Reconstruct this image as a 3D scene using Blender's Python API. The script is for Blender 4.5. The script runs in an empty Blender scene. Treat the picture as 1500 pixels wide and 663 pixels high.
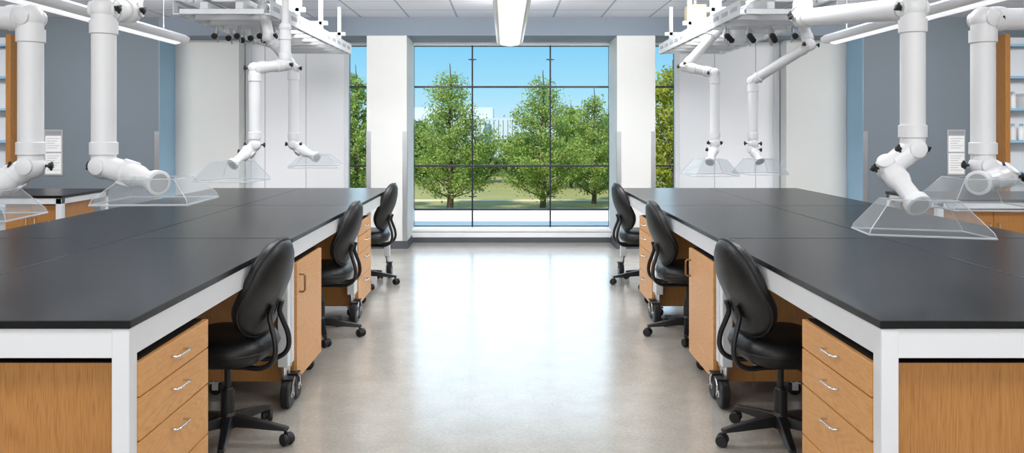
import bpy, math, random
import numpy as np
from mathutils import Vector, Matrix, Quaternion
random.seed(4)
C = bpy.context.scene.collection
F=1122.0; VX=740.0; VY=190.0; EYE=1.51
def P(px,py,d): return Vector(((px-VX)*d/F, d, EYE-(py-VY)*d/F))
def lin(c):
    c/=255.0
    return c/12.92 if c<=0.04045 else ((c+0.055)/1.055)**2.4
def rgb(r,g,b): return (lin(r),lin(g),lin(b),1.0)
# ---------------------------------------------------------------- materials
def newmat(name):
    m=bpy.data.materials.new(name); m.use_nodes=True
    nt=m.node_tree; b=nt.nodes['Principled BSDF']
    return m,nt,b
def pmat(name,col,rough=0.4,metal=0.0,spec=0.5,var=0.05,scale=6.0,bump=0.0,emit=0.0,coat=0.0):
    m,nt,b=newmat(name)
    tc=nt.nodes.new('ShaderNodeTexCoord'); n=nt.nodes.new('ShaderNodeTexNoise')
    n.inputs['Scale'].default_value=scale; n.inputs['Detail'].default_value=4
    nt.links.new(tc.outputs['Object'],n.inputs['Vector'])
    r=nt.nodes.new('ShaderNodeValToRGB')
    r.color_ramp.elements[0].position=0.3; r.color_ramp.elements[1].position=0.7
    r.color_ramp.elements[0].color=tuple(c*(1-var) for c in col[:3])+(1,)
    r.color_ramp.elements[1].color=tuple(min(1,c*(1+var)) for c in col[:3])+(1,)
    nt.links.new(n.outputs['Fac'],r.inputs['Fac']); nt.links.new(r.outputs['Color'],b.inputs['Base Color'])
    b.inputs['Roughness'].default_value=rough; b.inputs['Metallic'].default_value=metal
    b.inputs['Specular IOR Level'].default_value=spec; b.inputs['Coat Weight'].default_value=coat
    if emit>0:
        b.inputs['Emission Color'].default_value=col; b.inputs['Emission Strength'].default_value=emit
    if bump>0:
        bp=nt.nodes.new('ShaderNodeBump'); bp.inputs['Strength'].default_value=bump; bp.inputs['Distance'].default_value=0.01
        n2=nt.nodes.new('ShaderNodeTexNoise'); n2.inputs['Scale'].default_value=scale*12
        nt.links.new(tc.outputs['Object'],n2.inputs['Vector'])
        nt.links.new(n2.outputs['Fac'],bp.inputs['Height']); nt.links.new(bp.outputs['Normal'],b.inputs['Normal'])
    return m
WHITE=pmat('white_enamel',rgb(232,233,235),0.35,var=0.02)
STEELW=pmat('white_painted_steel',rgb(222,225,228),0.4,var=0.02)
PLAST=pmat('white_polypropylene',rgb(222,223,225),0.3,var=0.02)
GALV=pmat('perforated_light_steel',rgb(170,173,176),0.45,var=0.06,scale=20)
BLK=pmat('black_rubber',rgb(18,18,20),0.5,var=0.1)
BLKPL=pmat('black_nylon',rgb(24,24,26),0.38,var=0.08)
LEATH=pmat('black_vinyl',rgb(20,20,22),0.42,var=0.1,scale=10,bump=0.12,spec=0.45)
CHROME=pmat('brushed_chrome',rgb(215,215,215),0.2,metal=1,var=0.03)
STEEL=pmat('stainless_steel',rgb(190,192,195),0.35,metal=0.8,var=0.04)
BRASS=pmat('bronze_pull',rgb(150,110,70),0.35,metal=0.6,var=0.04)
WALLBG=pmat('blue_grey_paint',rgb(114,123,132),0.7,var=0.015,scale=2)
WALLBL=pmat('blue_paint_lit_side',rgb(158,194,218),0.7,var=0.015,scale=2)
BEAM=pmat('slate_grey_paint',rgb(128,139,151),0.7,var=0.015,scale=2)
COL=pmat('light_grey_paint',rgb(217,218,215),0.65,var=0.012,scale=2)
WPAINT=pmat('white_paint',rgb(237,239,242),0.6,var=0.01,scale=2)
GREY=pmat('grey_rubber_base',rgb(70,74,80),0.5,var=0.05)
DARK=pmat('dark_metal',rgb(30,34,38),0.4,var=0.05)
DTOP=pmat('dark_top_gap_shade',rgb(34,28,24),0.7,var=0.05,spec=0.2)  # dark colour on cabinet tops stands in for shade below the apron
PAPER=pmat('paper',rgb(240,240,240),0.7,var=0.01)
INK=pmat('grey_ink',rgb(150,150,155),0.7)
BOXC=pmat('beige_metal',rgb(185,170,140),0.5)
LENS=pmat('light_diffuser',rgb(250,251,255),0.4,var=0.0,emit=0.7)
def topmat():
    m,nt,b=newmat('black_epoxy_resin')
    tc=nt.nodes.new('ShaderNodeTexCoord'); n=nt.nodes.new('ShaderNodeTexNoise'); n.inputs['Scale'].default_value=9; n.inputs['Detail'].default_value=6
    nt.links.new(tc.outputs['Object'],n.inputs['Vector'])
    r=nt.nodes.new('ShaderNodeValToRGB'); r.color_ramp.elements[0].color=rgb(14,14,15); r.color_ramp.elements[1].color=rgb(22,22,23)
    r.color_ramp.elements[0].position=0.3; r.color_ramp.elements[1].position=0.75
    nt.links.new(n.outputs['Fac'],r.inputs['Fac']); nt.links.new(r.outputs['Color'],b.inputs['Base Color'])
    b.inputs['Roughness'].default_value=0.27
    b.inputs['Specular IOR Level'].default_value=0.28
    return m
TOP=topmat()
def oak(name,scale,c1,c2,c3,amp=0.35):
    m,nt,b=newmat(name)
    tc=nt.nodes.new('ShaderNodeTexCoord'); mp=nt.nodes.new('ShaderNodeMapping'); mp.inputs['Scale'].default_value=scale
    nt.links.new(tc.outputs['Object'],mp.inputs['Vector'])
    w=nt.nodes.new('ShaderNodeTexNoise'); w.inputs['Scale'].default_value=1.0; w.inputs['Detail'].default_value=1.0; w.inputs['Distortion'].default_value=0.1
    nt.links.new(mp.outputs['Vector'],w.inputs['Vector'])
    mul=nt.nodes.new('ShaderNodeMath'); mul.operation='MULTIPLY'; mul.inputs[1].default_value=90
    nt.links.new(w.outputs['Fac'],mul.inputs[0])
    fr=nt.nodes.new('ShaderNodeMath'); fr.operation='PINGPONG'; fr.inputs[1].default_value=1.0
    nt.links.new(mul.outputs[0],fr.inputs[0])
    fine=nt.nodes.new('ShaderNodeTexNoise'); fine.inputs['Scale'].default_value=34; fine.inputs['Detail'].default_value=5
    nt.links.new(mp.outputs['Vector'],fine.inputs['Vector'])
    mx=nt.nodes.new('ShaderNodeMath'); mx.operation='MULTIPLY_ADD'; mx.inputs[1].default_value=amp
    nt.links.new(fr.outputs[0],mx.inputs[0])
    f2=nt.nodes.new('ShaderNodeMath'); f2.operation='MULTIPLY'; f2.inputs[1].default_value=0.8
    nt.links.new(fine.outputs['Fac'],f2.inputs[0]); nt.links.new(f2.outputs[0],mx.inputs[2])
    r=nt.nodes.new('ShaderNodeValToRGB'); e=r.color_ramp.elements
    e[0].position=0.25; e[0].color=c1; e[1].position=0.8; e[1].color=c3
    k=e.new(0.5); k.color=c2
    nt.links.new(mx.outputs[0],r.inputs['Fac']); nt.links.new(r.outputs['Color'],b.inputs['Base Color'])
    b.inputs['Roughness'].default_value=0.42
    return m
OAKV=oak('oak_vertical_grain',(8,8,0.35),rgb(154,102,50),rgb(178,124,66),rgb(188,135,76),0.16)
OAKH=oak('oak_drawer_grain',(3,0.7,5),rgb(196,139,78),rgb(208,151,88),rgb(218,163,100),0.24)
def floormat():
    m,nt,b=newmat('polished_floor')
    tc=nt.nodes.new('ShaderNodeTexCoord')
    n=nt.nodes.new('ShaderNodeTexNoise'); n.inputs['Scale'].default_value=5; n.inputs['Detail'].default_value=8; n.inputs['Roughness'].default_value=0.7
    nt.links.new(tc.outputs['Object'],n.inputs['Vector'])
    r=nt.nodes.new('ShaderNodeValToRGB'); r.color_ramp.elements[0].color=rgb(162,157,148); r.color_ramp.elements[1].color=rgb(179,174,165)
    r.color_ramp.elements[0].position=0.3; r.color_ramp.elements[1].position=0.7
    nt.links.new(n.outputs['Fac'],r.inputs['Fac'])
    sp=nt.nodes.new('ShaderNodeTexNoise'); sp.inputs['Scale'].default_value=60; sp.inputs['Detail'].default_value=3
    nt.links.new(tc.outputs['Object'],sp.inputs['Vector'])
    spr=nt.nodes.new('ShaderNodeMapRange'); spr.inputs['From Min'].default_value=0.3; spr.inputs['From Max'].default_value=0.7; spr.inputs['To Min'].default_value=0.9; spr.inputs['To Max'].default_value=1.08
    nt.links.new(sp.outputs['Fac'],spr.inputs['Value'])
    sx=nt.nodes.new('ShaderNodeSeparateXYZ'); nt.links.new(tc.outputs['Object'],sx.inputs[0])
    prev=None
    for ax in ('X','Y'):
        a=nt.nodes.new('ShaderNodeMath'); a.operation='PINGPONG'; a.inputs[1].default_value=0.305
        nt.links.new(sx.outputs[ax],a.inputs[0])
        l=nt.nodes.new('ShaderNodeMath'); l.operation='LESS_THAN'; l.inputs[1].default_value=0.0015
        nt.links.new(a.outputs[0],l.inputs[0])
        if prev is None: prev=l
        else:
            mm=nt.nodes.new('ShaderNodeMath'); mm.operation='MAXIMUM'
            nt.links.new(prev.outputs[0],mm.inputs[0]); nt.links.new(l.outputs[0],mm.inputs[1]); prev=mm
    sc=nt.nodes.new('ShaderNodeMath'); sc.operation='MULTIPLY_ADD'; sc.inputs[1].default_value=-0.05; sc.inputs[2].default_value=1.0
    nt.links.new(prev.outputs[0],sc.inputs[0])
    tot=nt.nodes.new('ShaderNodeMath'); tot.operation='MULTIPLY'
    nt.links.new(sc.outputs[0],tot.inputs[0]); nt.links.new(spr.outputs['Result'],tot.inputs[1])
    vm=nt.nodes.new('ShaderNodeVectorMath'); vm.operation='SCALE'
    nt.links.new(r.outputs['Color'],vm.inputs[0]); nt.links.new(tot.outputs[0],vm.inputs['Scale'])
    nt.links.new(vm.outputs[0],b.inputs['Base Color'])
    b.inputs['Roughness'].default_value=0.18
    b.inputs['Specular IOR Level'].default_value=0.85
    return m
FLOOR=floormat()
def ceilmat():
    m,nt,b=newmat('acoustic_ceiling_tile')
    tc=nt.nodes.new('ShaderNodeTexCoord'); sx=nt.nodes.new('ShaderNodeSeparateXYZ'); nt.links.new(tc.outputs['Object'],sx.inputs[0])
    prev=None
    for ax,p in (('X',0.305),('Y',0.305)):
        a=nt.nodes.new('ShaderNodeMath'); a.operation='PINGPONG'; a.inputs[1].default_value=p
        nt.links.new(sx.outputs[ax],a.inputs[0])
        l=nt.nodes.new('ShaderNodeMath'); l.operation='LESS_THAN'; l.inputs[1].default_value=0.012
        nt.links.new(a.outputs[0],l.inputs[0])
        if prev is None: prev=l
        else:
            mm=nt.nodes.new('ShaderNodeMath'); mm.operation='MAXIMUM'
            nt.links.new(prev.outputs[0],mm.inputs[0]); nt.links.new(l.outputs[0],mm.inputs[1]); prev=mm
    mx=nt.nodes.new('ShaderNodeMix'); mx.data_type='RGBA'
    mx.inputs['A'].default_value=rgb(230,232,240); mx.inputs['B'].default_value=rgb(168,173,184)
    nt.links.new(prev.outputs[0],mx.inputs['Factor']); nt.links.new(mx.outputs['Result'],b.inputs['Base Color'])
    b.inputs['Roughness'].default_value=0.8
    return m
CEIL=ceilmat()
def clearmat(name,tint,base,edge,rough=0.05):
    m=bpy.data.materials.new(name); m.use_nodes=True; nt=m.node_tree; nt.nodes.clear()
    o=nt.nodes.new('ShaderNodeOutputMaterial'); t=nt.nodes.new('ShaderNodeBsdfTransparent'); t.inputs[0].default_value=tint
    g=nt.nodes.new('ShaderNodeBsdfPrincipled'); g.inputs['Base Color'].default_value=rgb(225,229,232); g.inputs['Roughness'].default_value=rough
    lw=nt.nodes.new('ShaderNodeLayerWeight'); lw.inputs['Blend'].default_value=0.35
    mr=nt.nodes.new('ShaderNodeMapRange'); mr.inputs['To Min'].default_value=base; mr.inputs['To Max'].default_value=edge
    nt.links.new(lw.outputs['Facing'],mr.inputs['Value'])
    mx=nt.nodes.new('ShaderNodeMixShader'); nt.links.new(mr.outputs['Result'],mx.inputs[0])
    nt.links.new(t.outputs[0],mx.inputs[1]); nt.links.new(g.outputs[0],mx.inputs[2]); nt.links.new(mx.outputs[0],o.inputs['Surface'])
    return m
ACRY=clearmat('clear_acrylic',(0.91,0.93,0.94,1),0.09,0.34)
ACRE=clearmat('acrylic_edge',(0.9,0.92,0.93,1),0.35,0.75)
GLASS=clearmat('window_glass',(0.98,0.99,0.99,1),0.0,0.04)
def leafmat(name,c1,c2,c3):
    m,nt,b=newmat(name)
    tc=nt.nodes.new('ShaderNodeTexCoord'); n=nt.nodes.new('ShaderNodeTexNoise'); n.inputs['Scale'].default_value=1.4; n.inputs['Detail'].default_value=8; n.inputs['Roughness'].default_value=0.85
    nt.links.new(tc.outputs['Object'],n.inputs['Vector'])
    r=nt.nodes.new('ShaderNodeValToRGB'); e=r.color_ramp.elements; e[0].position=0.35; e[0].color=c1; e[1].position=0.65; e[1].color=c3; k=e.new(0.5); k.color=c2
    nt.links.new(n.outputs['Fac'],r.inputs['Fac']); nt.links.new(r.outputs['Color'],b.inputs['Base Color'])
    b.inputs['Roughness'].default_value=0.7; b.inputs['Specular IOR Level'].default_value=0.2
    tr=nt.nodes.new('ShaderNodeBsdfTranslucent'); nt.links.new(r.outputs['Color'],tr.inputs['Color'])
    mx=nt.nodes.new('ShaderNodeMixShader'); mx.inputs[0].default_value=0.38
    out=nt.nodes['Material Output']; nt.links.new(b.outputs[0],mx.inputs[1]); nt.links.new(tr.outputs[0],mx.inputs[2]); nt.links.new(mx.outputs[0],out.inputs['Surface'])
    return m
LEAF=leafmat('green_leaves',rgb(116,144,68),rgb(156,178,92),rgb(202,204,126))
LEAFA=leafmat('autumn_leaves',rgb(108,134,52),rgb(164,170,68),rgb(214,190,84))
LEAFD=leafmat('dark_green_leaves',rgb(88,118,68),rgb(120,146,84),rgb(155,170,110))
BARK=pmat('tree_bark',rgb(100,84,66),0.9,var=0.2,scale=5)
GRASS=pmat('lawn_grass',rgb(146,142,82),0.9,var=0.1,scale=0.4)
PATH=pmat('concrete_path',rgb(210,190,150),0.8,var=0.05)
PAVER=pmat('pale_terrace_paver',rgb(226,222,220),0.7,var=0.04,scale=1)
BLDG=pmat('white_facade_panel',rgb(206,216,224),0.6,var=0.03)
BGLASS=pmat('blue_facade_glass',rgb(110,140,160),0.2,var=0.1)
# ---------------------------------------------------------------- mesh builder
import bmesh
class M:
    def __init__(s): s.v=[]; s.f=[]; s.m=[]
    def add(s,vs,fs,m=0):
        o=len(s.v); s.v+= [Vector(v) for v in vs]; s.f+=[tuple(i+o for i in f) for f in fs]; s.m+=[m]*len(fs)
        return s
    def box(s,x0,x1,y0,y1,z0,z1,m=0):
        vs=[(x0,y0,z0),(x1,y0,z0),(x1,y1,z0),(x0,y1,z0),(x0,y0,z1),(x1,y0,z1),(x1,y1,z1),(x0,y1,z1)]
        return s.add(vs,[(0,3,2,1),(4,5,6,7),(0,1,5,4),(1,2,6,5),(2,3,7,6),(3,0,4,7)],m)
    def tube(s,pts,r,n=16,m=0,caps=True):
        pts=[Vector(p) for p in pts]; k=len(pts)
        rs=r if isinstance(r,(list,tuple)) else [r]*k
        tans=[]
        for i in range(k):
            a=pts[max(i-1,0)]; b=pts[min(i+1,k-1)]
            t=(b-a)
            tans.append(t.normalized() if t.length>1e-9 else Vector((0,0,1)))
        u=tans[0].orthogonal().normalized()
        vs=[];fs=[]
        for i in range(k):
            if i>0:
                q=tans[i-1].rotation_difference(tans[i]); u=q@u
            u=(u-tans[i]*u.dot(tans[i])).normalized(); w=tans[i].cross(u)
            for j in range(n):
                a=2*math.pi*j/n
                vs.append(pts[i]+(u*math.cos(a)+w*math.sin(a))*rs[i])
        for i in range(k-1):
            for j in range(n):
                j2=(j+1)%n
                fs.append((i*n+j,i*n+j2,(i+1)*n+j2,(i+1)*n+j))
        if caps:
            fs.append(tuple(range(n-1,-1,-1))); fs.append(tuple((k-1)*n+j for j in range(n)))
        return s.add(vs,fs,m)
    def cyl(s,a,b,r,n=20,m=0): return s.tube([a,b],r,n,m)
    def lathe(s,a,axis,prof,n=24,m=0,caps=True):
        a=Vector(a); ax=Vector(axis).normalized()
        pts=[a+ax*h for h,_ in prof]; u=ax.orthogonal().normalized(); w=ax.cross(u); vs=[];fs=[]
        for p,(h,r) in zip(pts,prof):
            for j in range(n):
                t=2*math.pi*j/n; vs.append(p+(u*math.cos(t)+w*math.sin(t))*r)
        for i in range(len(prof)-1):
            for j in range(n):
                j2=(j+1)%n; fs.append((i*n+j,i*n+j2,(i+1)*n+j2,(i+1)*n+j))
        if caps:
            fs.append(tuple(range(n-1,-1,-1))); fs.append(tuple((len(prof)-1)*n+j for j in range(n)))
        return s.add(vs,fs,m)
    def ball(s,c,r,n=20,k=12,m=0,sc=(1,1,1)):
        c=Vector(c); vs=[];fs=[]
        for i in range(1,k):
            ph=math.pi*i/k
            for j in range(n):
                t=2*math.pi*j/n
                vs.append(c+Vector((r*math.sin(ph)*math.cos(t)*sc[0],r*math.sin(ph)*math.sin(t)*sc[1],r*math.cos(ph)*sc[2])))
        for i in range(k-2):
            for j in range(n):
                j2=(j+1)%n; fs.append((i*n+j,(i+1)*n+j,(i+1)*n+j2,i*n+j2))
        t0=len(vs); vs.append(c+Vector((0,0,r*sc[2]))); vs.append(c-Vector((0,0,r*sc[2])))
        for j in range(n):
            j2=(j+1)%n; fs.append((t0,j,j2)); fs.append((t0+1,(k-2)*n+j2,(k-2)*n+j))
        return s.add(vs,fs,m)
    def pad(s,w,h,t,fn,n=40,ex=2.8,m=0):
        prof=[(0.001,1),(0.35,1),(0.65,0.97),(0.85,0.86),(0.95,0.62),(1.0,0.25),(1.0,-0.25),(0.95,-0.62),(0.85,-0.86),(0.65,-0.97),(0.35,-1),(0.001,-1)]
        vs=[];fs=[]
        for (rr,tt) in prof:
            for j in range(n):
                a=2*math.pi*j/n; ca,sa=math.cos(a),math.sin(a)
                u=math.copysign(abs(ca)**(2/ex),ca)*w/2*rr; v=math.copysign(abs(sa)**(2/ex),sa)*h/2*rr
                vs.append(fn(u,v,tt*t/2))
        for i in range(len(prof)-1):
            for j in range(n):
                j2=(j+1)%n; fs.append((i*n+j,i*n+j2,(i+1)*n+j2,(i+1)*n+j))
        return s.add(vs,fs,m)
    def build(s,name,mats,parent=None,origin=None,smooth=False,bevel=0.0,sub=0,label=None):
        if not isinstance(mats,(list,tuple)): mats=[mats]
        o=Vector(origin) if origin is not None else Vector((0,0,0))
        me=bpy.data.meshes.new(name); me.from_pydata([tuple(v-o) for v in s.v],[],s.f)
        for mt in mats: me.materials.append(mt)
        me.polygons.foreach_set('material_index',s.m)
        bm=bmesh.new(); bm.from_mesh(me); bmesh.ops.recalc_face_normals(bm,faces=bm.faces); bm.to_mesh(me); bm.free()
        ob=bpy.data.objects.new(name,me); C.objects.link(ob)
        if smooth:
            me.polygons.foreach_set('use_smooth',[True]*len(me.polygons)); me.set_sharp_from_angle(angle=math.radians(40))
        if bevel>0:
            b=ob.modifiers.new('Bevel','BEVEL'); b.width=bevel; b.segments=2; b.limit_method='ANGLE'
        if sub:
            ss=ob.modifiers.new('Subdivision','SUBSURF'); ss.levels=sub; ss.render_levels=sub
        if parent is not None: ob.parent=parent
        elif origin is not None: ob.location=o
        if label: ob['label']=label
        return ob
def root(name,label,cat,loc=(0,0,0),rz=0,group=None):
    e=bpy.data.objects.new(name,None); e.empty_display_size=0.1; C.objects.link(e); e.location=loc; e.rotation_euler=(0,0,rz)
    e['label']=label; e['category']=cat
    if group: e['group']=group
    return e
def tag(o,label,cat,group=None,kind=None):
    o['label']=label; o['category']=cat
    if group: o['group']=group
    if kind: o['kind']=kind
    return o
def dup(src,loc,rz=0,label=None,rot=None):
    def rec(o,par):
        c=o.copy(); C.objects.link(c)
        if par is not None:
            c.parent=par
        for ch in list(o.children): rec(ch,c)
        return c
    c=rec(src,None); c.location=loc; c.rotation_euler=rot if rot else (0,0,rz)
    if label: c['label']=label
    return c
def struct(ob,label=None):
    ob['kind']='structure'
    if label: ob['label']=label
    return ob
# ---------------------------------------------------------------- room shell
CZ=2.94; D0=9.73; DW=10.46; SZ=2.706
XL,XR=-8.0,8.0; YB=-3.5
struct(M().box(XL,XR,YB,DW+0.3,-0.12,0).build('floor',FLOOR),'polished speckled pale floor')
struct(M().box(XL,XR,YB,DW+0.3,CZ,CZ+0.12).build('ceiling',CEIL),'white suspended tile ceiling')
struct(M().box(XL-0.12,XL,YB,DW+0.3,0,CZ).build('wall_left',WALLBG),'blue grey painted wall')
struct(M().box(XR,XR+0.12,YB,DW+0.3,0,CZ).build('wall_right',WALLBG),'blue grey painted wall')
struct(M().box(XL,XR,YB-0.12,YB,0,CZ).build('wall_near',WPAINT),'white painted wall')
w=M()
w.box(XL,-4.40,D0,DW+0.2,0,CZ,0); w.box(4.55,XR,D0,DW+0.2,0,CZ,0)
w.box(-4.40,-4.394,D0+0.002,DW,0,SZ,1); w.box(4.544,4.55,D0+0.002,DW,0,SZ,1)  # lighter blue on the side faces puts their light into the colour
w.box(-4.40,-2.13,DW,DW+0.06,0,SZ,2); w.box(2.31,4.55,DW,DW+0.06,0,SZ,2)
w.box(-2.13,2.31,DW,DW+0.06,2.66,SZ,2); w.box(-2.13,2.31,DW,DW+0.06,0,0.187,2)
struct(w.build('wall_far',[WALLBG,WALLBL,WPAINT]),'far window wall with blue grey and white panels')
struct(M().box(-4.40,4.55,D0,DW+0.06,SZ,CZ).build('trim_1',BEAM),'slate grey ceiling bulkhead over the windows')
struct(M().box(-1.76,-1.249,D0,DW-0.001,0,SZ).build('trim_2',COL,bevel=0.004),'light grey square column')
struct(M().box(1.42,1.908,D0,DW-0.001,0,SZ).build('trim_3',COL,bevel=0.004),'light grey square column')
struct(M().box(-4.393,-3.54,10.19,DW-0.001,0,SZ).build('trim_4',COL,bevel=0.004),'light grey wide column')
struct(M().box(3.74,4.543,10.19,DW-0.001,0,SZ).build('trim_5',COL,bevel=0.004),'light grey wide column')
struct(M().box(-1.249,1.42,DW-0.22,DW-0.001,0.15,0.187).box(-1.249,1.42,DW-0.2,DW-0.001,0.07,0.15).build('trim_6',WHITE,bevel=0.004),'white window ledge')
struct(M().box(-1.249,1.42,DW-0.2,DW-0.001,0.0,0.07).build('baseboard_far',GREY),'dark rubber baseboard')
b=M()
for (x0,x1) in ((-1.77,-1.239),(1.41,1.918)):
    b.box(x0,x1,D0-0.01,D0,0,0.1); 
    b.box(x0,x0+0.009,D0,DW-0.23,0,0.1); b.box(x1-0.009,x1,D0,DW-0.23,0,0.1)
struct(b.build('baseboard_columns',GREY),'dark rubber baseboard')
for i,(x0,x1) in enumerate(((-3.53,-3.46),(-2.19,-2.13),(2.31,2.37),(3.66,3.73))):
    struct(M().box(x0,x1,DW-0.05,DW,0.1,SZ).build('trim_%d'%(7+i),STEELW,bevel=0.004),'white vertical window frame strip')
for i,x in enumerate((-2.72,-3.28,2.86,3.42)):
    struct(M().box(x-0.004,x+0.004,DW-0.004,DW,0.1,SZ).build('trim_%d'%(11+i),GALV),'panel joint strip')
for i,(x,y) in enumerate(((-1.249,D0),(1.42,D0),(-1.76,D0),(1.908,D0),(-4.40,D0),(4.55,D0))):
    sgn=1 if i in(0,3,4) else -1
    g=M().box(x-(0.055 if sgn>0 else 0),x+(0.055 if sgn<0 else 0),y-0.004,y,0.1,1.49)
    g.box(x if sgn>0 else x-0.004,x+0.004 if sgn>0 else x,y-0.004,y+0.05,0.1,1.49)
    struct(g.build('trim_%d'%(15+i),STEEL),'stainless steel corner guard')
def window(idx,x0,x1,rods):
    z0,z1=0.187,2.66
    wroot=bpy.data.objects.new('window_%d'%idx,None); C.objects.link(wroot); wroot['kind']='structure'; wroot['label']='tall point-supported glass window'
    wroot.location=((x0+x1)/2,DW,z0); o=wroot.location
    M().box(x0,x1,DW+0.04,DW+0.048,z0,z1).build('glass_pane',GLASS,wroot,o)
    m=M()
    for z in (2.097,1.016,0.42): m.box(x0,x1,DW+0.03,DW+0.06,z-0.013,z+0.013)
    m.box(x0,x1,DW+0.03,DW+0.06,z1-0.012,z1); m.box(x0,x1,DW+0.03,DW+0.06,z0,z0+0.012)
    for x in (x0+0.003,x1-0.003): m.box(x-0.003,x+0.003,DW+0.03,DW+0.06,z0,z1)
    m.build('window_frame',DARK,wroot,o)
    for x in rods:
        m=M().cyl((x,DW-0.02,z0),(x,DW-0.02,z1),0.011,10)
        m.box(x-0.006,x+0.006,DW+0.03,DW+0.05,z0,z1)
        for z in (2.47,2.097,1.56,1.016,0.6):
            m.lathe((x,DW-0.03,z),(0,1,0),[(0,0.018),(0.04,0.022),(0.065,0.012)],12)
            m.box(x-0.055,x+0.055,DW+0.01,DW+0.025,z-0.007,z+0.007)
        m.build('tension_rod',DARK,wroot,o,smooth=True)
window(1,-1.249,1.42,(-0.447,0.615)); window(2,-2.13,-1.76,()); window(3,1.908,2.31,())
# ---------------------------------------------------------------- lab tables
TW,TL=0.912,1.83
def make_table():
    r=root('lab_table','black-topped white steel lab table on casters, long aisle edge','table',group='back-to-back lab tables')
    M().box(-TW/2,TW/2,-TL/2,TL/2,0.884,0.91).build('worktop',TOP,r,bevel=0.003,label='black epoxy resin worktop')
    a=M(); i=0.008; t=0.03; z0,z1=0.79,0.8835
    a.box(-TW/2+i,TW/2-i,-TL/2+i,-TL/2+i+t,z0,z1); a.box(-TW/2+i,TW/2-i,TL/2-i-t,TL/2-i,z0,z1)
    a.box(-TW/2+i,-TW/2+i+t,-TL/2+i+t,TL/2-i-t,z0,z1); a.box(TW/2-i-t,TW/2-i,-TL/2+i+t,TL/2-i-t,z0,z1)
    a.box(-TW/2+i+t,TW/2-i-t,-0.02,0.02,0.83,z1)
    a.build('apron',STEELW,r,bevel=0.002)
    L=0.056
    for sx in(-1,1):
        for sy in(-1,1):
            x=sx*(TW/2-i-L/2+0.003); y=sy*(TL/2-i-L/2+0.003)
            M().box(x-L/2,x+L/2,y-L/2,y+L/2,0.215,0.8832).build('leg',STEELW,r,bevel=0.004)
            R=0.073
            c=M(); c.cyl((x,y,0.15),(x,y,0.216),0.015,16,0); c.cyl((x,y,0.195),(x,y,0.2145),0.023,16,0)
            ox=sx*0.028; cy=y-sy*0.035
            c.box(x+ox-0.034,x+ox+0.03,min(y-0.02,cy-0.01),max(y+0.02,cy+0.01),0.148,0.155,1)
            for sgn in(-1,1): 
                xs=x+ox+sgn*0.029
                c.tube([(xs,y,0.15),(xs,cy,0.12),(xs,cy,R)],[0.007,0.007,0.006],8,0)
            c.cyl((x+ox-0.036,cy,R),(x+ox+0.036,cy,R),0.008,12,0)
            c.lathe((x+ox-0.024,cy,R),(1,0,0),[(0,0.05),(0.0,0.064),(0.008,R),(0.040,R),(0.048,0.064),(0.048,0.05)],32,1)
            c.lathe((x+ox-0.027,cy,R),(1,0,0),[(0,0.016),(0.002,0.02),(0.052,0.02),(0.054,0.016)],20,0)
            c.build('caster',[CHROME,BLK],r,smooth=True,label='black rubber caster with chrome fork')
    return r
YS=[2.404+TL/2+0.004, 2.404+TL*1.5+0.012, 2.404+TL*2.5+0.02]
xin=1.18+TW/2; xout=1.18+TW*1.5+0.006
t0=make_table(); t0.location=(-xin,YS[0],0)
for sx in(-1,1):
    for row,xx in enumerate((xin,xout)):
        for k,y in enumerate(YS):
            lab='black-topped white steel lab table on casters, '+('beside the central aisle' if row==0 else 'backing onto its twin')
            if sx==-1 and row==0 and k==0: t0['label']=lab; continue
            dup(t0,(sx*xx,y,0),0,lab)
# ---------------------------------------------------------------- cabinets
CW,CD,CB,CT=0.575,0.56,0.095,0.76
def cab_base(r):
    b=M(); t=0.018
    b.box(-CD,-0.02,-CW/2,-CW/2+t,CB,CT); b.box(-CD,-0.02,CW/2-t,CW/2,CB,CT)
    b.box(-CD,-0.02,-CW/2+t,CW/2-t,CT-t,CT-0.001,1); b.box(-CD,-0.02,-CW/2+t,CW/2-t,CB,CB+t); b.box(-CD,-CD+t,-CW/2+t,CW/2-t,CB+t,CT-t)
    b.box(-CD+0.01,-0.022,-CW/2+0.001,CW/2-0.001,CT+0.0002,CT+0.003,1)
    b.build('body',[OAKV,DTOP],r)
    for x in(-0.08,-CD+0.07):
        for y in(-CW/2+0.06,CW/2-0.06):
            c=M(); c.cyl((x,y,0.075),(x,y,0.0945),0.012,12,0); c.box(x-0.022,x+0.03,y-0.02,y+0.02,0.068,0.076,0)
            c.box(x-0.005,x+0.03,y-0.018,y-0.015,0.03,0.07,0); c.box(x-0.005,x+0.03,y+0.015,y+0.018,0.03,0.07,0)
            c.lathe((x+0.012,y-0.013,0.0365),(0,1,0),[(0,0.03),(0.003,0.036),(0.023,0.036),(0.026,0.03)],20,1)
            c.build('caster',[CHROME,BLK],r,smooth=True)
def make_drawers():
    r=root('drawer_cabinet','mobile oak drawer cabinet with chrome pulls under lab table','cabinet',group='oak drawer cabinets')
    cab_base(r)
    for za,zb in ((0.650,0.760),(0.508,0.645),(0.31,0.503),(0.10,0.305)):
        d=M().box(-0.02,0,-CW/2+0.002,CW/2-0.002,za,zb).build('drawer',OAKH,r,bevel=0.002)
        zc=zb-min(0.05,(zb-za)/2)
        pts=[(0,-0.05,zc),(0.02,-0.05,zc),(0.027,-0.044,zc),(0.028,-0.03,zc),(0.028,0.03,zc),(0.027,0.044,zc),(0.02,0.05,zc),(0,0.05,zc)]
        M().tube(pts,0.0045,10).build('handle',CHROME,d,smooth=True,label='straight chrome wire pull')
    return r
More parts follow.
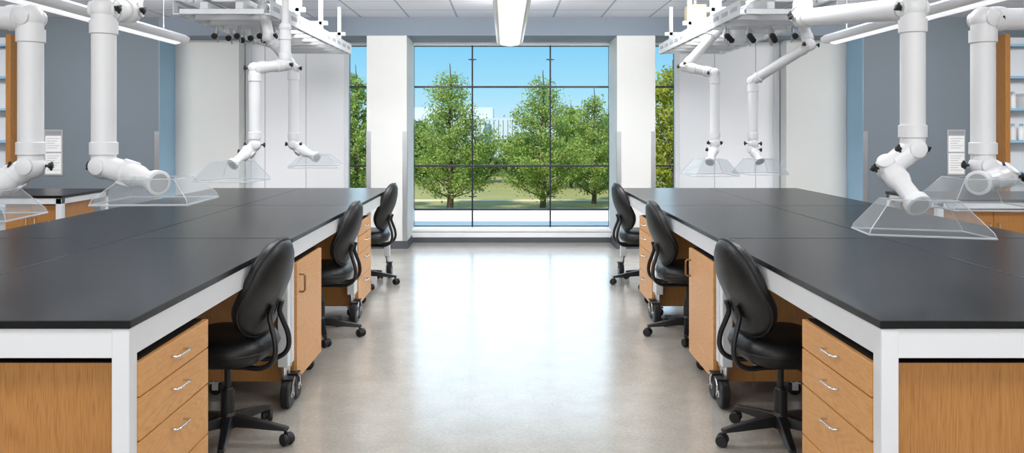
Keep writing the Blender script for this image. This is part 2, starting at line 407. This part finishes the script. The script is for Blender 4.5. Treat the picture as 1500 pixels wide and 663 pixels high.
def make_door():
    r=root('door_cabinet','mobile oak cabinet with one door under lab table','cabinet',group='oak door cabinets')
    cab_base(r)
    d=M().box(-0.02,0,-CW/2+0.002,CW/2-0.002,0.10,0.760).build('door',OAKH,r,bevel=0.002)
    y=-CW/2+0.05
    pts=[(0,y,0.69),(0.024,y,0.69),(0.032,y,0.68),(0.032,y,0.60),(0.024,y,0.59),(0,y,0.59)]
    M().tube(pts,0.006,10).build('handle',BRASS,d,smooth=True,label='bronze bar pull')
    return r
dr=make_drawers(); do=make_door()
dy=[2.404+0.062+CW/2, 2.404+TL*2+0.016+0.07+CW/2]
doy=2.404+TL+0.008+0.07+CW/2
dr.location=(-1.178,dy[0],0); dup(dr,(-1.178,dy[1],0),0)
dup(dr,(1.178,dy[0],0),math.pi); dup(dr,(1.178,dy[1],0),math.pi)
do.location=(-1.172,doy,0)
dup(do,(1.172,doy,0),math.pi)
XO=1.18+2*TW-0.01
for sx in(-1,1):
    for k,y in enumerate(YS):
        dup(do,(sx*XO,y+0.25,0),math.pi if sx<0 else 0,'mobile oak cabinet facing the outer side of the tables')
# ---------------------------------------------------------------- chairs
def make_chair():
    r=root('task_chair','black vinyl armless task chair on five-star base, pulled to table','chair',group='black task chairs')
    PH=0.66
    b=M(); b.lathe((0,0,0.075),(0,0,1),[(0,0.03),(0.0,0.042),(0.06,0.04),(0.08,0.03)],24)
    for i in range(5):
        a=2*math.pi*i/5+PH; dx,dy_=math.cos(a),math.sin(a); 
        px,py=-dy_,dx; vs=[];fs=[]
        secs=[(0.02,0.028,0.085,0.140),(0.12,0.025,0.08,0.122),(0.22,0.021,0.072,0.102),(0.285,0.018,0.068,0.088),(0.30,0.014,0.070,0.084)]
        for (d,wd,z0,z1) in secs:
            for (sw,z) in ((-1,z0),(1,z0),(0.75,z1),(-0.75,z1)): vs.append((dx*d+px*wd*sw,dy_*d+py*wd*sw,z))
        for k in range(len(secs)-1):
            for j in range(4):
                j2=(j+1)%4; fs.append((k*4+j,k*4+j2,(k+1)*4+j2,(k+1)*4+j))
        fs.append((3,2,1,0)); e=(len(secs)-1)*4; fs.append((e,e+1,e+2,e+3)); b.add(vs,fs)
    base=b.build('five_star_base',BLKPL,r,bevel=0.004)
    for i in range(5):
        a=2*math.pi*i/5+PH; x,y=0.285*math.cos(a),0.285*math.sin(a); a2=a+0.6*(1 if i%2 else -1); tx,ty=math.cos(a2),math.sin(a2); nx,ny=-ty,tx
        c=M(); c.cyl((x,y,0.045),(x,y,0.075),0.008,10)
        for s_ in(-1,1):
            c.lathe((x+tx*0.012+nx*s_*0.006,y+ty*0.012+ny*s_*0.006,0.029),(nx*s_,ny*s_,0),[(0,0.02),(0,0.0265),(0.003,0.029),(0.017,0.029),(0.022,0.025),(0.022,0.012)],20)
        c.lathe((x+tx*0.012-nx*0.006,y+ty*0.012-ny*0.006,0.036),(nx,ny,0),[(0,0.026),(0.012,0.026)],16)
        c.build('caster',BLK,base,smooth=True)
    g=M(); g.lathe((0,0,0.12),(0,0,1),[(0,0.033),(0.14,0.031),(0.14,0.027),(0.15,0.022)],20); g.cyl((0,0,0.26),(0,0,0.39),0.016,16)
    g.build('gas_cylinder',BLKPL,r,smooth=True)
    mch=M().box(-0.13,0.11,-0.07,0.07,0.375,0.405); mch.box(-0.09,0.08,-0.1,0.1,0.402,0.414); mch.tube([(0.03,-0.07,0.39),(0.03,-0.19,0.39),(0.03,-0.22,0.395)],[0.006,0.006,0.011],10)
    mch.build('seat_mechanism',BLKPL,r,bevel=0.004)
    def fs_(u,v,t):
        return Vector((u+0.02,v,0.470+t-0.5*max(0,u-0.12)**1.5+0.10*(v*v)))
    s=M().pad(0.48,0.49,0.13,fs_,48,2.9)
    ring=[fs_(math.copysign(abs(math.cos(a))**(2/2.9),math.cos(a))*0.241,math.copysign(abs(math.sin(a))**(2/2.9),math.sin(a))*0.246,0.0) for a in [2*math.pi*k/48 for k in range(49)]]
    s.tube(ring,0.005,6,caps=False)
    s.build('seat',LEATH,r,smooth=True,label='padded black vinyl seat')
    lean=math.radians(13)
    def fb(u,v,t):
        wv=1.0-0.13*(v/0.23)
        uu=u*wv; fwd=0.95*uu*uu + 0.025*math.exp(-((v+0.10)/0.10)**2)+0.35*v*v
        x=-0.235-math.sin(lean)*(v)+ (t+fwd)*math.cos(lean); z=0.755+math.cos(lean)*v+(t+fwd)*math.sin(lean)
        return Vector((x,uu,z))
    k=M().pad(0.45,0.47,0.09,fb,48,2.35)
    ring=[fb(math.copysign(abs(math.cos(a))**(2/2.35),math.cos(a))*0.226,math.copysign(abs(math.sin(a))**(2/2.35),math.sin(a))*0.236,-0.012) for a in [2*math.pi*q/48 for q in range(49)]]
    k.tube(ring,0.006,6,caps=False)
    k.build('backrest',LEATH,r,smooth=True,label='curved padded black vinyl backrest')
    sp=M()
    for s_ in(-1,1):
        pts=[(-0.05,s_*0.06,0.395),(-0.13,s_*0.07,0.388),(-0.20,s_*0.08,0.39),(-0.25,s_*0.085,0.415),(-0.272,s_*0.085,0.46),(-0.268,s_*0.08,0.52),(-0.25,s_*0.07,0.575),(-0.235,s_*0.06,0.63),(-0.25,s_*0.055,0.68)]
        P2=[Vector(p) for p in pts]; out=[]
        for i in range(len(P2)-1):
            p0=P2[max(i-1,0)];p1=P2[i];p2=P2[i+1];p3=P2[min(i+2,len(P2)-1)]
            for q in range(4):
                t=q/4; out.append(0.5*((2*p1)+(-p0+p2)*t+(2*p0-5*p1+4*p2-p3)*t*t+(-p0+3*p1-3*p2+p3)*t**3))
        out.append(P2[-1]); sp.tube(out,0.0125,12)
    sp.build('back_support',BLKPL,r,smooth=True,label='curved black tubular back support')
    return r
ch=make_chair(); ch.location=(-1.34,3.70,0); ch.rotation_euler=(0,0,math.pi-0.10)
dup(ch,(-1.35,5.60,0),math.pi-0.0); dup(ch,(-1.36,7.50,0),math.pi-0.05)
dup(ch,(1.33,3.70,0),0.12); dup(ch,(1.34,5.62,0),0.0); dup(ch,(1.35,7.50,0),0.05)
# ---------------------------------------------------------------- extraction arms
def make_arm(pts,hood_c,yaw,tilt,hs=0.48,r0=0.05,knobside=1,label='white jointed fume extraction arm with clear acrylic hood',hh=0.13):
    hc=Vector(hood_c)
    R=Matrix.Translation(hc)@Matrix.Rotation(yaw,4,'Z')@Matrix.Rotation(tilt,4,'X')
    topc=R@Vector((0,0,hh-0.02))
    pts=[Vector(p) for p in pts]+[topc]
    o=pts[0].copy()
    r=root('extraction_arm',label,'fume extractor',o,group='jointed fume extraction arms')
    n=len(pts)
    m=M().cyl(o,(o.x,o.y,CZ-0.001),r0*0.7,24); m.lathe((o.x,o.y,CZ-0.02),(0,0,1),[(0,r0*1.6),(0.018,r0*1.6)],24); m.build('mount_tube',PLAST,r,o,smooth=True)
    for i in range(n-2):
        a,b=pts[i],pts[i+1]; rr=r0
        d=(b-a).normalized(); L=(b-a).length
        m=M().cyl(a,b,rr,32)
        cl=0.055
        if L>0.25:
            m.lathe(a+d*(r0*1.0),d,[(0,rr*1.14),(cl,rr*1.14),(cl+0.004,rr)],32)
            m.lathe(b-d*(r0*1.0+cl),d,[(0,rr),(0.004,rr*1.14),(cl,rr*1.14)],32)
        m.build('duct_tube',PLAST,r,o,smooth=True)
    for i in range(0,n-1):
        c=pts[i]; rr=r0*1.12
        m=M().ball(c,rr,32,18)
        if i>0:
            d1=(pts[i]-pts[i-1]).normalized(); d2=(pts[i+1]-pts[i]).normalized(); ax=d1.cross(d2)
            if ax.length<0.05: ax=Vector((0,1,0))
            ax.normalize()
            if ax.y>0: ax=-ax
            m.lathe(c-ax*rr*1.03,ax,[(0,rr*0.5),(0.004,rr*0.64),(rr*2.06-0.004,rr*0.64),(rr*2.06,rr*0.5)],24)
            side=Vector((knobside,-0.3,0)).normalized()
            j=m.build('joint',PLAST,r,o,smooth=True)
            if i==n-3: ks=(side,-side)
            elif i==n-2: ks=(side,)
            else: ks=(ax,side) if i%2 else (side,)
            for axk in ks:
                k=M().lathe(c+axk*rr*0.97,axk,[(0,0.006),(0.014,0.006),(0.014,0.012),(0.018,0.014),(0.029,0.014),(0.032,0.009)],12)
                u=axk.orthogonal().normalized(); v=axk.cross(u)
                for q in range(3):
                    aa=q*2*math.pi/3; dd=u*math.cos(aa)+v*math.sin(aa)
                    pc=c+axk*(rr*0.97+0.023); k.tube([pc,pc+dd*0.021],[0.007,0.005],6)
                k.build('clamp_knob',BLK,j,o,smooth=True,label='black three-lobed clamp knob')
        else: m.build('joint',PLAST,r,o,smooth=True)
    a=pts[-2]; d=(topc-a).normalized(); L=(topc-a).length
    m=M().lathe(a,d,[(0.0,r0*0.98),(L*0.35,r0*0.98),(L*0.42,r0*0.9),(L*0.5,r0*0.74),(L*0.86,r0*0.74),(L*0.9,r0*0.98),(L*0.96,r0*1.02),(L*1.04,r0*1.04),(L*1.05,r0*0.96),(L*1.05,r0*0.8)],36)
    m.build('nozzle',PLAST,r,o,smooth=True)
    M().lathe(a+d*(L*1.0505),d,[(0,r0*0.78),(0.001,r0*0.78)],24).build('nozzle_opening',GALV,r,o,smooth=True,label='grey open mouth of nozzle')
    H=M(); hb=hs/2; ht=hs*0.29; T=lambda x,y,z: R@Vector((x,y,z))
    def ringv(h,z): return [T(-h,-h,z),T(h,-h,z),T(h,h,z),T(-h,h,z)]
    rings=[ringv(hb+0.006,0.0),ringv(hb,0.02),ringv(ht,hh)]
    vs=sum(rings,[]); fs=[]
    for k in range(2):
        for j in range(4):
            j2=(j+1)%4; fs.append((k*4+j,k*4+j2,(k+1)*4+j2,(k+1)*4+j))
    hi=r0*1.05; vs+=ringv(hi,hh+0.001)
    for j in range(4):
        j2=(j+1)%4; fs.append((8+j,8+j2,12+j2,12+j))
    H.add(vs,fs,0)
    h=H.build('hood',[ACRY],r,o,label='clear acrylic canopy hood')
    e_=M()
    def loop(rv,rad):
        for j in range(4): e_.tube([rv[j],rv[(j+1)%4]],rad,6)
    loop(rings[0],0.0042); loop(rings[2],0.002)
    for j in range(4): e_.tube([rings[0][j],rings[1][j],rings[2][j]],0.002,6)
    e_.build('hood_rim',ACRE,h,o,smooth=True,label='bright polished acrylic edge')
    return r
A=make_arm
A([P(200,-30,3.75),P(190,16,3.6),P(152,14,3.3),P(152,243,3.3),P(188,254,3.28)],P(231,294,3.15),0.05,0.0,0.36,hh=0.095)
A([P(-90,-40,3.5),P(-80,28,3.4),P(45,26,3.3),P(45,243,3.3),P(15,262,3.3)],P(-22,318,3.15),0.1,0.0,0.32,knobside=-1,hh=0.11)
A([P(418,40,6.05),P(418,95,6.05),P(373,100,5.8),P(373,212,5.8),P(364,222,5.78)],P(341,264,5.65),-0.2,0.0,0.38,r0=0.043,knobside=-1,hh=0.14)
A([P(386,12,6.3),P(394,54,6.3),P(430,100,6.5),P(430,211,6.5),P(440,219,6.5)],P(463,244,6.4),0.1,0.0,0.38,r0=0.043,hh=0.10)
A([P(1178,-25,4.6),P(1175,26,4.5),P(1337,12,3.3),P(1337,218,3.3),P(1302,246,3.3)],P(1345,341,3.1),-0.28,-0.06,0.42,knobside=-1,hh=0.135)
A([P(1560,-40,3.7),P(1560,28,3.6),P(1440,28,3.45),P(1440,242,3.45),P(1470,258,3.45)],P(1434,302,3.25),-0.1,0.0,0.36,hh=0.12)
A([P(1052,44,7.2),P(1003,98,7.1),P(1047,107,7.0),P(1047,209,7.0),P(1045,219,7.0)],P(1040,256,6.85),0.1,0.0,0.38,r0=0.042,knobside=-1,hh=0.14)
A([P(1172,20,6.5),P(1186,66,6.4),P(1103,118,6.9),P(1103,210,6.9),P(1103,219,6.9)],P(1113,254,6.8),0.2,0.0,0.34,r0=0.043,hh=0.13)
# ---------------------------------------------------------------- overhead service carriers
def carrier(sx):
    o=Vector((sx*2.24,7.6,2.42)); x0,x1=(-0.385,0.385); y0,y1=6.05,9.25
    r=root('service_carrier','white slotted steel overhead service carrier above the lab tables','service carrier',o,group='overhead service carriers')
    def X(x): return o.x+x
    for x in (x0,x1-0.05):
        m=M(); xa=X(x)
        m.box(xa,xa+0.05,y0,y1,2.42,2.43); m.box(xa,xa+0.05,y0,y1,2.53,2.54); 
        xo=xa if x<0 else xa+0.045
        m.box(xo,xo+0.005,y0,y1,2.43,2.53)
        y=y0+0.08
        while y<y1-0.1:
            m.box(xo-0.003,xo+0.008,y,y+0.17,2.465,2.50,1); y+=0.26
            m.box(xa+0.012,xa+0.038,y-0.22,y-0.09,2.4185,2.4205,1)
        m.build('side_rail',[STEELW,GALV],r,o,bevel=0.001)
    y=y0
    while y<y1:
        M().box(X(x0+0.051),X(x1-0.051),y,y+0.045,2.425,2.465).build('cross_member',STEELW,r,o,bevel=0.002); y+=0.315
    for x in (-0.17,0.11): 
        M().box(X(x),X(x+0.06),y0,y1,2.466,2.52).build('inner_rail',STEELW,r,o,bevel=0.002)
    M().box(X(-0.09),X(0.09),y0+0.05,y1-0.05,2.53,2.60).build('wire_tray',STEELW,r,o,bevel=0.002)
    for y in (6.2,7.1,8.0,8.9):
        m=M(); 
        for x in(-0.33,0.29): m.box(X(x),X(x+0.04),y,y+0.04,2.541,CZ-0.001)
        m.box(X(-0.38),X(0.38),y,y+0.04,2.605,2.645)
        m.build('hanger_strut',[STEELW,GALV],r,o,bevel=0.002)
    for x,y,z in ((-0.2,6.5,2.7),(0.18,7.3,2.7),(-0.18,8.3,2.7)):
        m=M().box(X(x)-0.09,X(x)+0.09,y-0.12,y+0.12,z-0.03,z+0.15); m.box(X(x)-0.06,X(x)+0.06,y-0.124,y-0.12,z,z+0.1,1)
        m.tube([(X(x),y,z+0.15),(X(x),y,CZ-0.001)],0.02,12,1)
        m.build('junction_box',[BOXC,GALV],r,o,bevel=0.004,label='beige electrical junction box with conduit')
    for x,rad,z in ((-0.25,0.014,2.59),(0.0,0.012,2.66),(0.05,0.014,2.66),(0.25,0.016,2.59)):
        M().tube([(X(x),y0+0.02,z),(X(x),y1-0.02,z)],rad,12).build('supply_pipe',GALV,r,o,smooth=True)
    for k in range(10):
        x=-0.30+0.066*k; y=6.75+0.16*(k%3)
        m=M().cyl((X(x),y,2.36),(X(x),y,2.425),0.012,12,0); m.ball((X(x),y,2.35),0.02,14,8,0)
        m.cyl((X(x),y,2.35),(X(x),y-0.05,2.33),0.008,10,0); m.lathe((X(x),y-0.045,2.333),(0,-1,-0.3),[(0,0.012),(0.003,0.026),(0.024,0.026),(0.028,0.014)],12,1)
        m.cyl((X(x),y,2.35),(X(x)+0.0,y+0.03,2.285),0.007,10,0)
        m.build('gas_valve',[STEEL,BLK],r,o,smooth=True,label='steel gas valve with black knob')
    return r
carrier(-1); carrier(1)
def pendant(x,y0,y1,label,w=1.0,dw=0.06):
    o=Vector((x,(y0+y1)/2,2.42)); r=root('pendant_light',label,'ceiling light',o,group='linear pendant lights')
    prof=[(-0.105,2.50),(-0.103,2.475),(-0.085,2.45),(-0.055,2.437),(0,2.432),(0.055,2.437),(0.085,2.45),(0.103,2.475),(0.105,2.50),(0.06,2.53),(-0.06,2.53)]
    n=len(prof); vs=[(x+p[0]*w,y0,p[1]) for p in prof]+[(x+p[0]*w,y1,p[1]) for p in prof]
    fs=[(j,(j+1)%n,n+(j+1)%n,n+j) for j in range(n)]+[tuple(range(n)),tuple(range(2*n-1,n-1,-1))]
    M().add(vs,fs).build('housing',WHITE,r,o,smooth=True)
    lp=[(-1,2.442),(-0.75,2.425),(0,2.415),(0.75,2.425),(1,2.442)]; k=len(lp)
    vs=[(x+p*dw*w,y0+0.05,z) for p,z in lp]+[(x+p*dw*w,y1-0.12,z) for p,z in lp]
    fs=[(j,j+1,k+j+1,k+j) for j in range(k-1)]+[(0,k,2*k-1,k-1),tuple(range(k)),tuple(range(2*k-1,k-1,-1))]
    M().add(vs,fs).build('diffuser',LENS,r,o,smooth=True,label='glowing white curved diffuser')
    ys=[y0+0.3,(y0+y1)/2,y1-0.4]
    for y in ys: M().cyl((x,y,2.52),(x,y,CZ-0.001),0.003,8).build('suspension_wire',STEEL,r,o)
pendant(0.05,4.8,8.45,'white linear pendant light over the central aisle',1.4,0.075)
pendant(-3.5,3.0,8.25,'white linear pendant light over the outer aisle')
pendant(3.5,3.0,8.25,'white linear pendant light over the outer aisle')
# ---------------------------------------------------------------- outer benches / shelving / notices
def bench(x0,x1,y0,y1,label):
    o=Vector(((x0+x1)/2,(y0+y1)/2,0)); r=root('lab_bench',label,'bench',o,group='outer lab benches')
    M().box(x0,x1,y0,y1,0.884,0.91).build('worktop',TOP,r,o,bevel=0.003)
    a=M().box(x0+0.01,x1-0.01,y0+0.01,y0+0.04,0.83,0.8835).box(x0+0.01,x1-0.01,y1-0.04,y1-0.01,0.83,0.8835).box(x0+0.01,x0+0.04,y0+0.04,y1-0.04,0.83,0.8835).box(x1-0.04,x1-0.01,y0+0.04,y1-0.04,0.83,0.8835)
    a.build('apron',STEELW,r,o,bevel=0.002)
    for x in(x0+0.01,x1-0.065):
        for y in (y0+0.01,y1-0.065): M().box(x,x+0.055,y,y+0.055,0,0.883).build('leg',STEELW,r,o,bevel=0.003)
    return r
def ccab(x0,x1,y0,y1,label):
    o=Vector(((x0+x1)/2,y0,0)); r=root('base_cabinet',label,'cabinet',o)
    M().box(x0,x1,y0+0.02,y1,0.0,0.82).build('body',OAKV,r,o,bevel=0.002)
    xm=(x0+x1)/2
    for (a,b,hx) in ((x0+0.004,xm-0.002,xm-0.04),(xm+0.002,x1-0.004,xm+0.04)):
        d=M().box(a,b,y0,y0+0.019,0.1,0.815).build('door',OAKV,r,o,bevel=0.002)
        M().tube([(hx,y0,0.7),(hx,y0-0.025,0.69),(hx,y0-0.025,0.61),(hx,y0,0.6)],0.005,8).build('handle',CHROME,d,o,smooth=True)
bench(-6.6,-4.05,7.0,7.85,'black-topped white steel bench in the outer bay')
ccab(-4.62,-4.13,7.08,7.7,'oak two-door cabinet under the outer bench')
ccab(-6.4,-5.2,7.08,7.7,'wide oak two-door cabinet under the outer bench')
bench(3.72,6.4,6.6,7.5,'black-topped white steel bench in the outer bay')
ccab(3.82,4.7,6.68,7.4,'oak two-door cabinet under the outer bench')
ccab(4.72,5.6,6.68,7.4,'oak two-door cabinet under the outer bench')
SH=(0.5,0.95,1.35,1.75,2.15,2.55)
def shelving(x0,x1,label):
    y0,y1=9.52,9.715; o=Vector(((x0+x1)/2,y1,0)); r=root('shelving_unit',label,'shelf',o)
    for x in(x0,x1-0.06):
        M().box(x,x+0.06,y0,y1,0,2.7).build('upright',OAKV,r,o,bevel=0.003)
    for z in SH:
        M().box(x0+0.061,x1-0.061,y0+0.01,y1,z,z+0.03).build('shelf',WALLBL,r,o,bevel=0.002)
    M().box(x0+0.061,x1-0.061,y1+0.001,y1+0.012,0.1,2.68).build('back_panel',WPAINT,r,o,label='white rear panel')
shelving(-7.3,-6.15,'oak wall shelving unit with blue shelves against grey wall')
shelving(6.22,7.4,'oak wall shelving unit with blue shelves against grey wall')
def bottle(x,y,z):
    r=root('reagent_bottle','white plastic bottle with blue cap on shelf','bottle',(x,y,z),group='bottles on the blue shelves')
    M().lathe((0,0,0),(0,0,1),[(0,0.038),(0.004,0.042),(0.13,0.042),(0.155,0.03),(0.165,0.018),(0.185,0.018)],24).build('bottle_body',WHITE,r,smooth=True)
    M().lathe((0,0,0.176),(0,0,1),[(0,0.022),(0.028,0.022),(0.03,0.018)],20).build('cap',WALLBL,r,smooth=True)
    return r
b0=bottle(6.36,9.6,SH[2]+0.0305)
for (x,z) in ((6.47,SH[2]),(6.36,SH[3]),(6.60,SH[4])): dup(b0,(x,9.6,z+0.0305))
bx=root('storage_box','pale cardboard storage box with lid on shelf','box',(6.56,9.62,SH[3]+0.0305),group='boxes on the blue shelves')
M().box(-0.09,0.09,-0.08,0.08,0,0.15).build('box_body',PAPER,bx,bevel=0.002); M().box(-0.094,0.094,-0.084,0.084,0.1505,0.185).build('lid',STEELW,bx,bevel=0.002)
dup(bx,(6.70,9.62,SH[2]+0.0305))
def notice(px):
    c=P(px,222,D0); x=c.x; o=Vector((x,D0-0.001,c.z)); y=D0-0.001
    r=root('wall_notice','two stacked white printed notices on grey wall','notice',o,group='paper wall notices')
    M().box(x-0.115,x+0.115,y-0.012,y,c.z-0.30,c.z+0.28).build('backing_board',GALV,r,o,bevel=0.002)
    for (za,zb,nl) in ((0.0,0.20,5),(-0.28,-0.02,7)):
        p=M().box(x-0.10,x+0.10,y-0.015,y-0.0125,c.z+za,c.z+zb).build('paper_sheet',PAPER,r,o)
        m=M()
        for k in range(nl): m.box(x-0.08,x+0.08-0.03*(k%3),y-0.016,y-0.0151,c.z+zb-0.035-k*0.03,c.z+zb-0.030-k*0.03)
        m.build('printed_lines',INK,p,o)
    M().box(x-0.10,x+0.10,y-0.015,y-0.0125,c.z+0.215,c.z+0.265).build('header_strip',INK,r,o)
notice(79); notice(1400)
# ---------------------------------------------------------------- outdoors
tag(M().box(-9,9,DW+0.35,15.0,-0.2,-0.04).build('terrace',PAVER,origin=(0,12,-0.2)),'pale paved terrace outside the window','terrace')
tag(M().add([(-90,15,-3.0),(90,15,-3.0),(90,200,-3.0),(-90,200,-3.0)],[(0,1,2,3)]).build('lawn',GRASS,origin=(0,60,-3)),'sunlit lawn with yellowing grass','lawn',kind='stuff')
tag(M().box(-60,60,48.2,49.4,-3.0,-2.97).build('footpath',PATH,origin=(0,48,-3)),'pale concrete footpath across the lawn','path')
def tree(px,d,H,R,mat,seed,nl=9000,base=-3.0,leaf=0.11,cb=0.09,label='young leafy green shade tree on the lawn',tp=0.65,sp=1.0,holes=22,hr=0.16):
    rng=np.random.default_rng(seed); x=(px-VX)*d/F; o=Vector((x,d,base))
    r=root('tree',label,'tree',o,group='shade trees')
    t=M(); pts=[Vector((x+0.06*math.sin(3*k/10*math.pi),d+0.05*math.cos(k),base+H*0.95*k/10)) for k in range(11)]
    t.tube(pts,[0.16*(R/2.5)*(1-0.93*k/10)+0.01 for k in range(11)],10)
    nb=int(70); tips=[]
    for k in range(nb):
        f=cb+(0.97-cb)*(k+0.5)/nb; a=k*2.4+rng.uniform(-.5,.5)
        g=(f-cb)/(1-cb); rad=R*(min(1.0,0.6+g*2.6))*(1-g)**tp*rng.uniform(0.6,1.2)+0.1
        p0=Vector((x,d,base+H*max(cb*0.8,f*0.95-0.06))); p1=p0+Vector((math.cos(a)*rad,math.sin(a)*rad,rad*rng.uniform(0.35,0.9)*(1-0.4*g)))
        pm=p0.lerp(p1,0.5)+Vector((0,0,-0.06*rad)); t.tube([p0,pm,p1],[0.04*(1-g)+0.012,0.022,0.006],5); tips.append((p0,p1,rad))
    t.build('trunk',BARK,r,o,smooth=True)
    wts=np.array([q[2]**1.5+0.2 for q in tips]); wts/=wts.sum()
    idx=rng.choice(nb,nl,p=wts); s=rng.uniform(0.15,1.05,nl)**0.7
    P0=np.array([tuple(q[0]) for q in tips])[idx]; P1=np.array([tuple(q[1]) for q in tips])[idx]
    c=P0+(P1-P0)*s[:,None]+rng.normal(0,1,(nl,3))*np.array([0.22,0.22,0.18])*(R/2.6)*sp
    pk=np.array([x,d,base+H*0.5])+rng.uniform(-1,1,(holes,3))*np.array([R,R,H*0.45]); keep=np.ones(nl,bool)
    for q in pk: keep&=(((c-q)**2).sum(1)>(0.10*R+hr)**2)
    c=c[keep]; nl=len(c)
    u=rng.normal(0,1,(nl,3)); u/=np.linalg.norm(u,axis=1)[:,None]; v=np.cross(u,rng.normal(0,1,(nl,3))); v/=np.linalg.norm(v,axis=1)[:,None]
    sz=(leaf*rng.uniform(0.55,1.15,nl))[:,None]
    V=np.stack([c-u*sz,c-v*sz*0.5,c+u*sz,c+v*sz*0.5],1).reshape(-1,3)-np.array(tuple(o))
    me=bpy.data.meshes.new('foliage'); me.from_pydata(V.tolist(),[],[(4*i,4*i+1,4*i+2,4*i+3) for i in range(nl)]); me.materials.append(mat)
    f=bpy.data.objects.new('foliage',me); C.objects.link(f); f.parent=r; f['kind']='stuff'
tree(659,43.5,8.7,2.9,LEAF,1,19000,leaf=0.09,tp=0.72,holes=40,hr=0.2)
tree(795,43.5,8.3,2.75,LEAF,2,18000,leaf=0.09,tp=0.72,holes=40,hr=0.2)
tree(870,46.5,7.4,2.3,LEAF,3,13000,leaf=0.09,tp=0.7,holes=34,hr=0.18)
tree(521,42,8.5,1.7,LEAF,5,10000,tp=0.5)
tree(985,36,8.2,2.4,LEAFA,6,14000,label='shade tree turning yellow in autumn',tp=0.4)
for i,(px,d,H,R) in enumerate(((614,68,5.8,2.4),(836,60,7.0,2.2),(908,58,6.9,2.8),(702,66,3.6,2.2),(765,64,4.6,2.2),(500,58,7,2.6),(1010,55,8,2.8))):
    tree(px,d,H,R,LEAF if i==1 else LEAFD,20+i,6500,leaf=0.16,cb=0.05,label='distant dark green tree beyond the lawn',tp=0.55)
tag(M().box(-30,45,74,76,-3,-1.3).build('hedge',LEAFD,origin=(0,75,-3)),'dark green clipped hedge along the far lawn','hedge',kind='stuff')
o=Vector((-8,92,-3)); r=root('background_building','wide low white modern building with ribbed facade beyond the trees','building',o)
M().box(-14,1.0,90,110,-3,2.9).build('main_block',BLDG,r,o)
M().box(-11.5,-1.5,92,104,2.91,4.2).build('upper_storey',BLDG,r,o)
m=M()
for k in range(28): m.box(-13.8+k*0.54,-13.74+k*0.54,89.9,90,-2.8,2.7)
m.build('facade_rib',GALV,r,o)
M().box(-12,-7,89.8,89.89,0.6,1.6).build('window_band',BGLASS,r,o)
M().box(-2.4,-1.7,89.8,89.89,-1.6,2.2).build('window_band',BGLASS,r,o)
# ---------------------------------------------------------------- world & lights
w=bpy.data.worlds.new('World'); bpy.context.scene.world=w; w.use_nodes=True; nt=w.node_tree; bg=nt.nodes['Background']
tc=nt.nodes.new('ShaderNodeTexCoord'); sx=nt.nodes.new('ShaderNodeSeparateXYZ'); rp=nt.nodes.new('ShaderNodeValToRGB')
nt.links.new(tc.outputs['Generated'],sx.inputs[0]); nt.links.new(sx.outputs['Z'],rp.inputs['Fac']); nt.links.new(rp.outputs['Color'],bg.inputs['Color'])
e=rp.color_ramp.elements; e[0].position=0.0; e[0].color=rgb(205,235,248); e[1].position=0.14; e[1].color=rgb(112,196,242)
k=e.new(0.05); k.color=rgb(165,222,247)
k=e.new(0.6); k.color=rgb(150,200,240)
bg.inputs['Strength'].default_value=1.08
def sun(name,el,az,ang,st,col=(1,1,1)):
    l=bpy.data.lights.new(name,'SUN'); l.energy=st; l.angle=math.radians(ang); l.color=col
    ob=bpy.data.objects.new(name,l); C.objects.link(ob)
    d=Vector((math.sin(math.radians(az))*math.cos(math.radians(el)),math.cos(math.radians(az))*math.cos(math.radians(el)),math.sin(math.radians(el))))
    ob.rotation_euler=(-d).to_track_quat('-Z','Y').to_euler()
    return ob
sun('sun_front',50,-150,1.0,4.8,(1,0.95,0.88))
sun('sky_glow',18,0,40,0.88,(0.80,0.91,1))  # wide second sun, added to brighten the floor through the window
def area(x,y,z,sx_,sy_,e_,rot=(0,0,0),col=(1,0.998,0.995)):
    l=bpy.data.lights.new('room_fill','AREA'); l.shape='RECTANGLE'; l.size=sx_; l.size_y=sy_; l.energy=e_; l.color=col
    ob=bpy.data.objects.new('room_fill',l); C.objects.link(ob); ob.location=(x,y,z); ob.rotation_euler=rot
for x in (-5.2,-1.5,1.5,5.2):
    for y,e_ in ((-1.5,31),(1.5,31),(4.5,44)):
        area(x,y,2.9,1.2,0.6,e_)  # added interior fill from above, no fixtures modelled for it
    area(x,7.3,2.86,1.2,0.6,84,(math.radians(32),0,0))  # added fill, tilted to brighten the columns and far wall
for x,y0,y1 in ((0.05,4.9,8.3),(-3.5,3.2,8.1),(3.5,3.2,8.1)):
    area(x,(y0+y1)/2,2.56,0.12,y1-y0,52,(math.pi,0,0))  # indirect uplight of the pendants onto the ceiling
area(0,YB+0.1,1.7,8,2.0,94,(math.radians(90),0,0))  # added fill behind the camera, no fixture stands at this wall
# ---------------------------------------------------------------- camera
cd=bpy.data.cameras.new('Camera'); cam=bpy.data.objects.new('Camera',cd); C.objects.link(cam)
cam.location=(0,0,EYE); cam.rotation_euler=(math.radians(90),0,0)
cd.sensor_width=36; cd.lens=36*F/1500; cd.shift_x=(750-VX)/1500; cd.shift_y=-(331.5-VY)/1500; cd.clip_end=400
bpy.context.scene.camera=cam
bpy.context.scene.view_settings.view_transform='Standard'
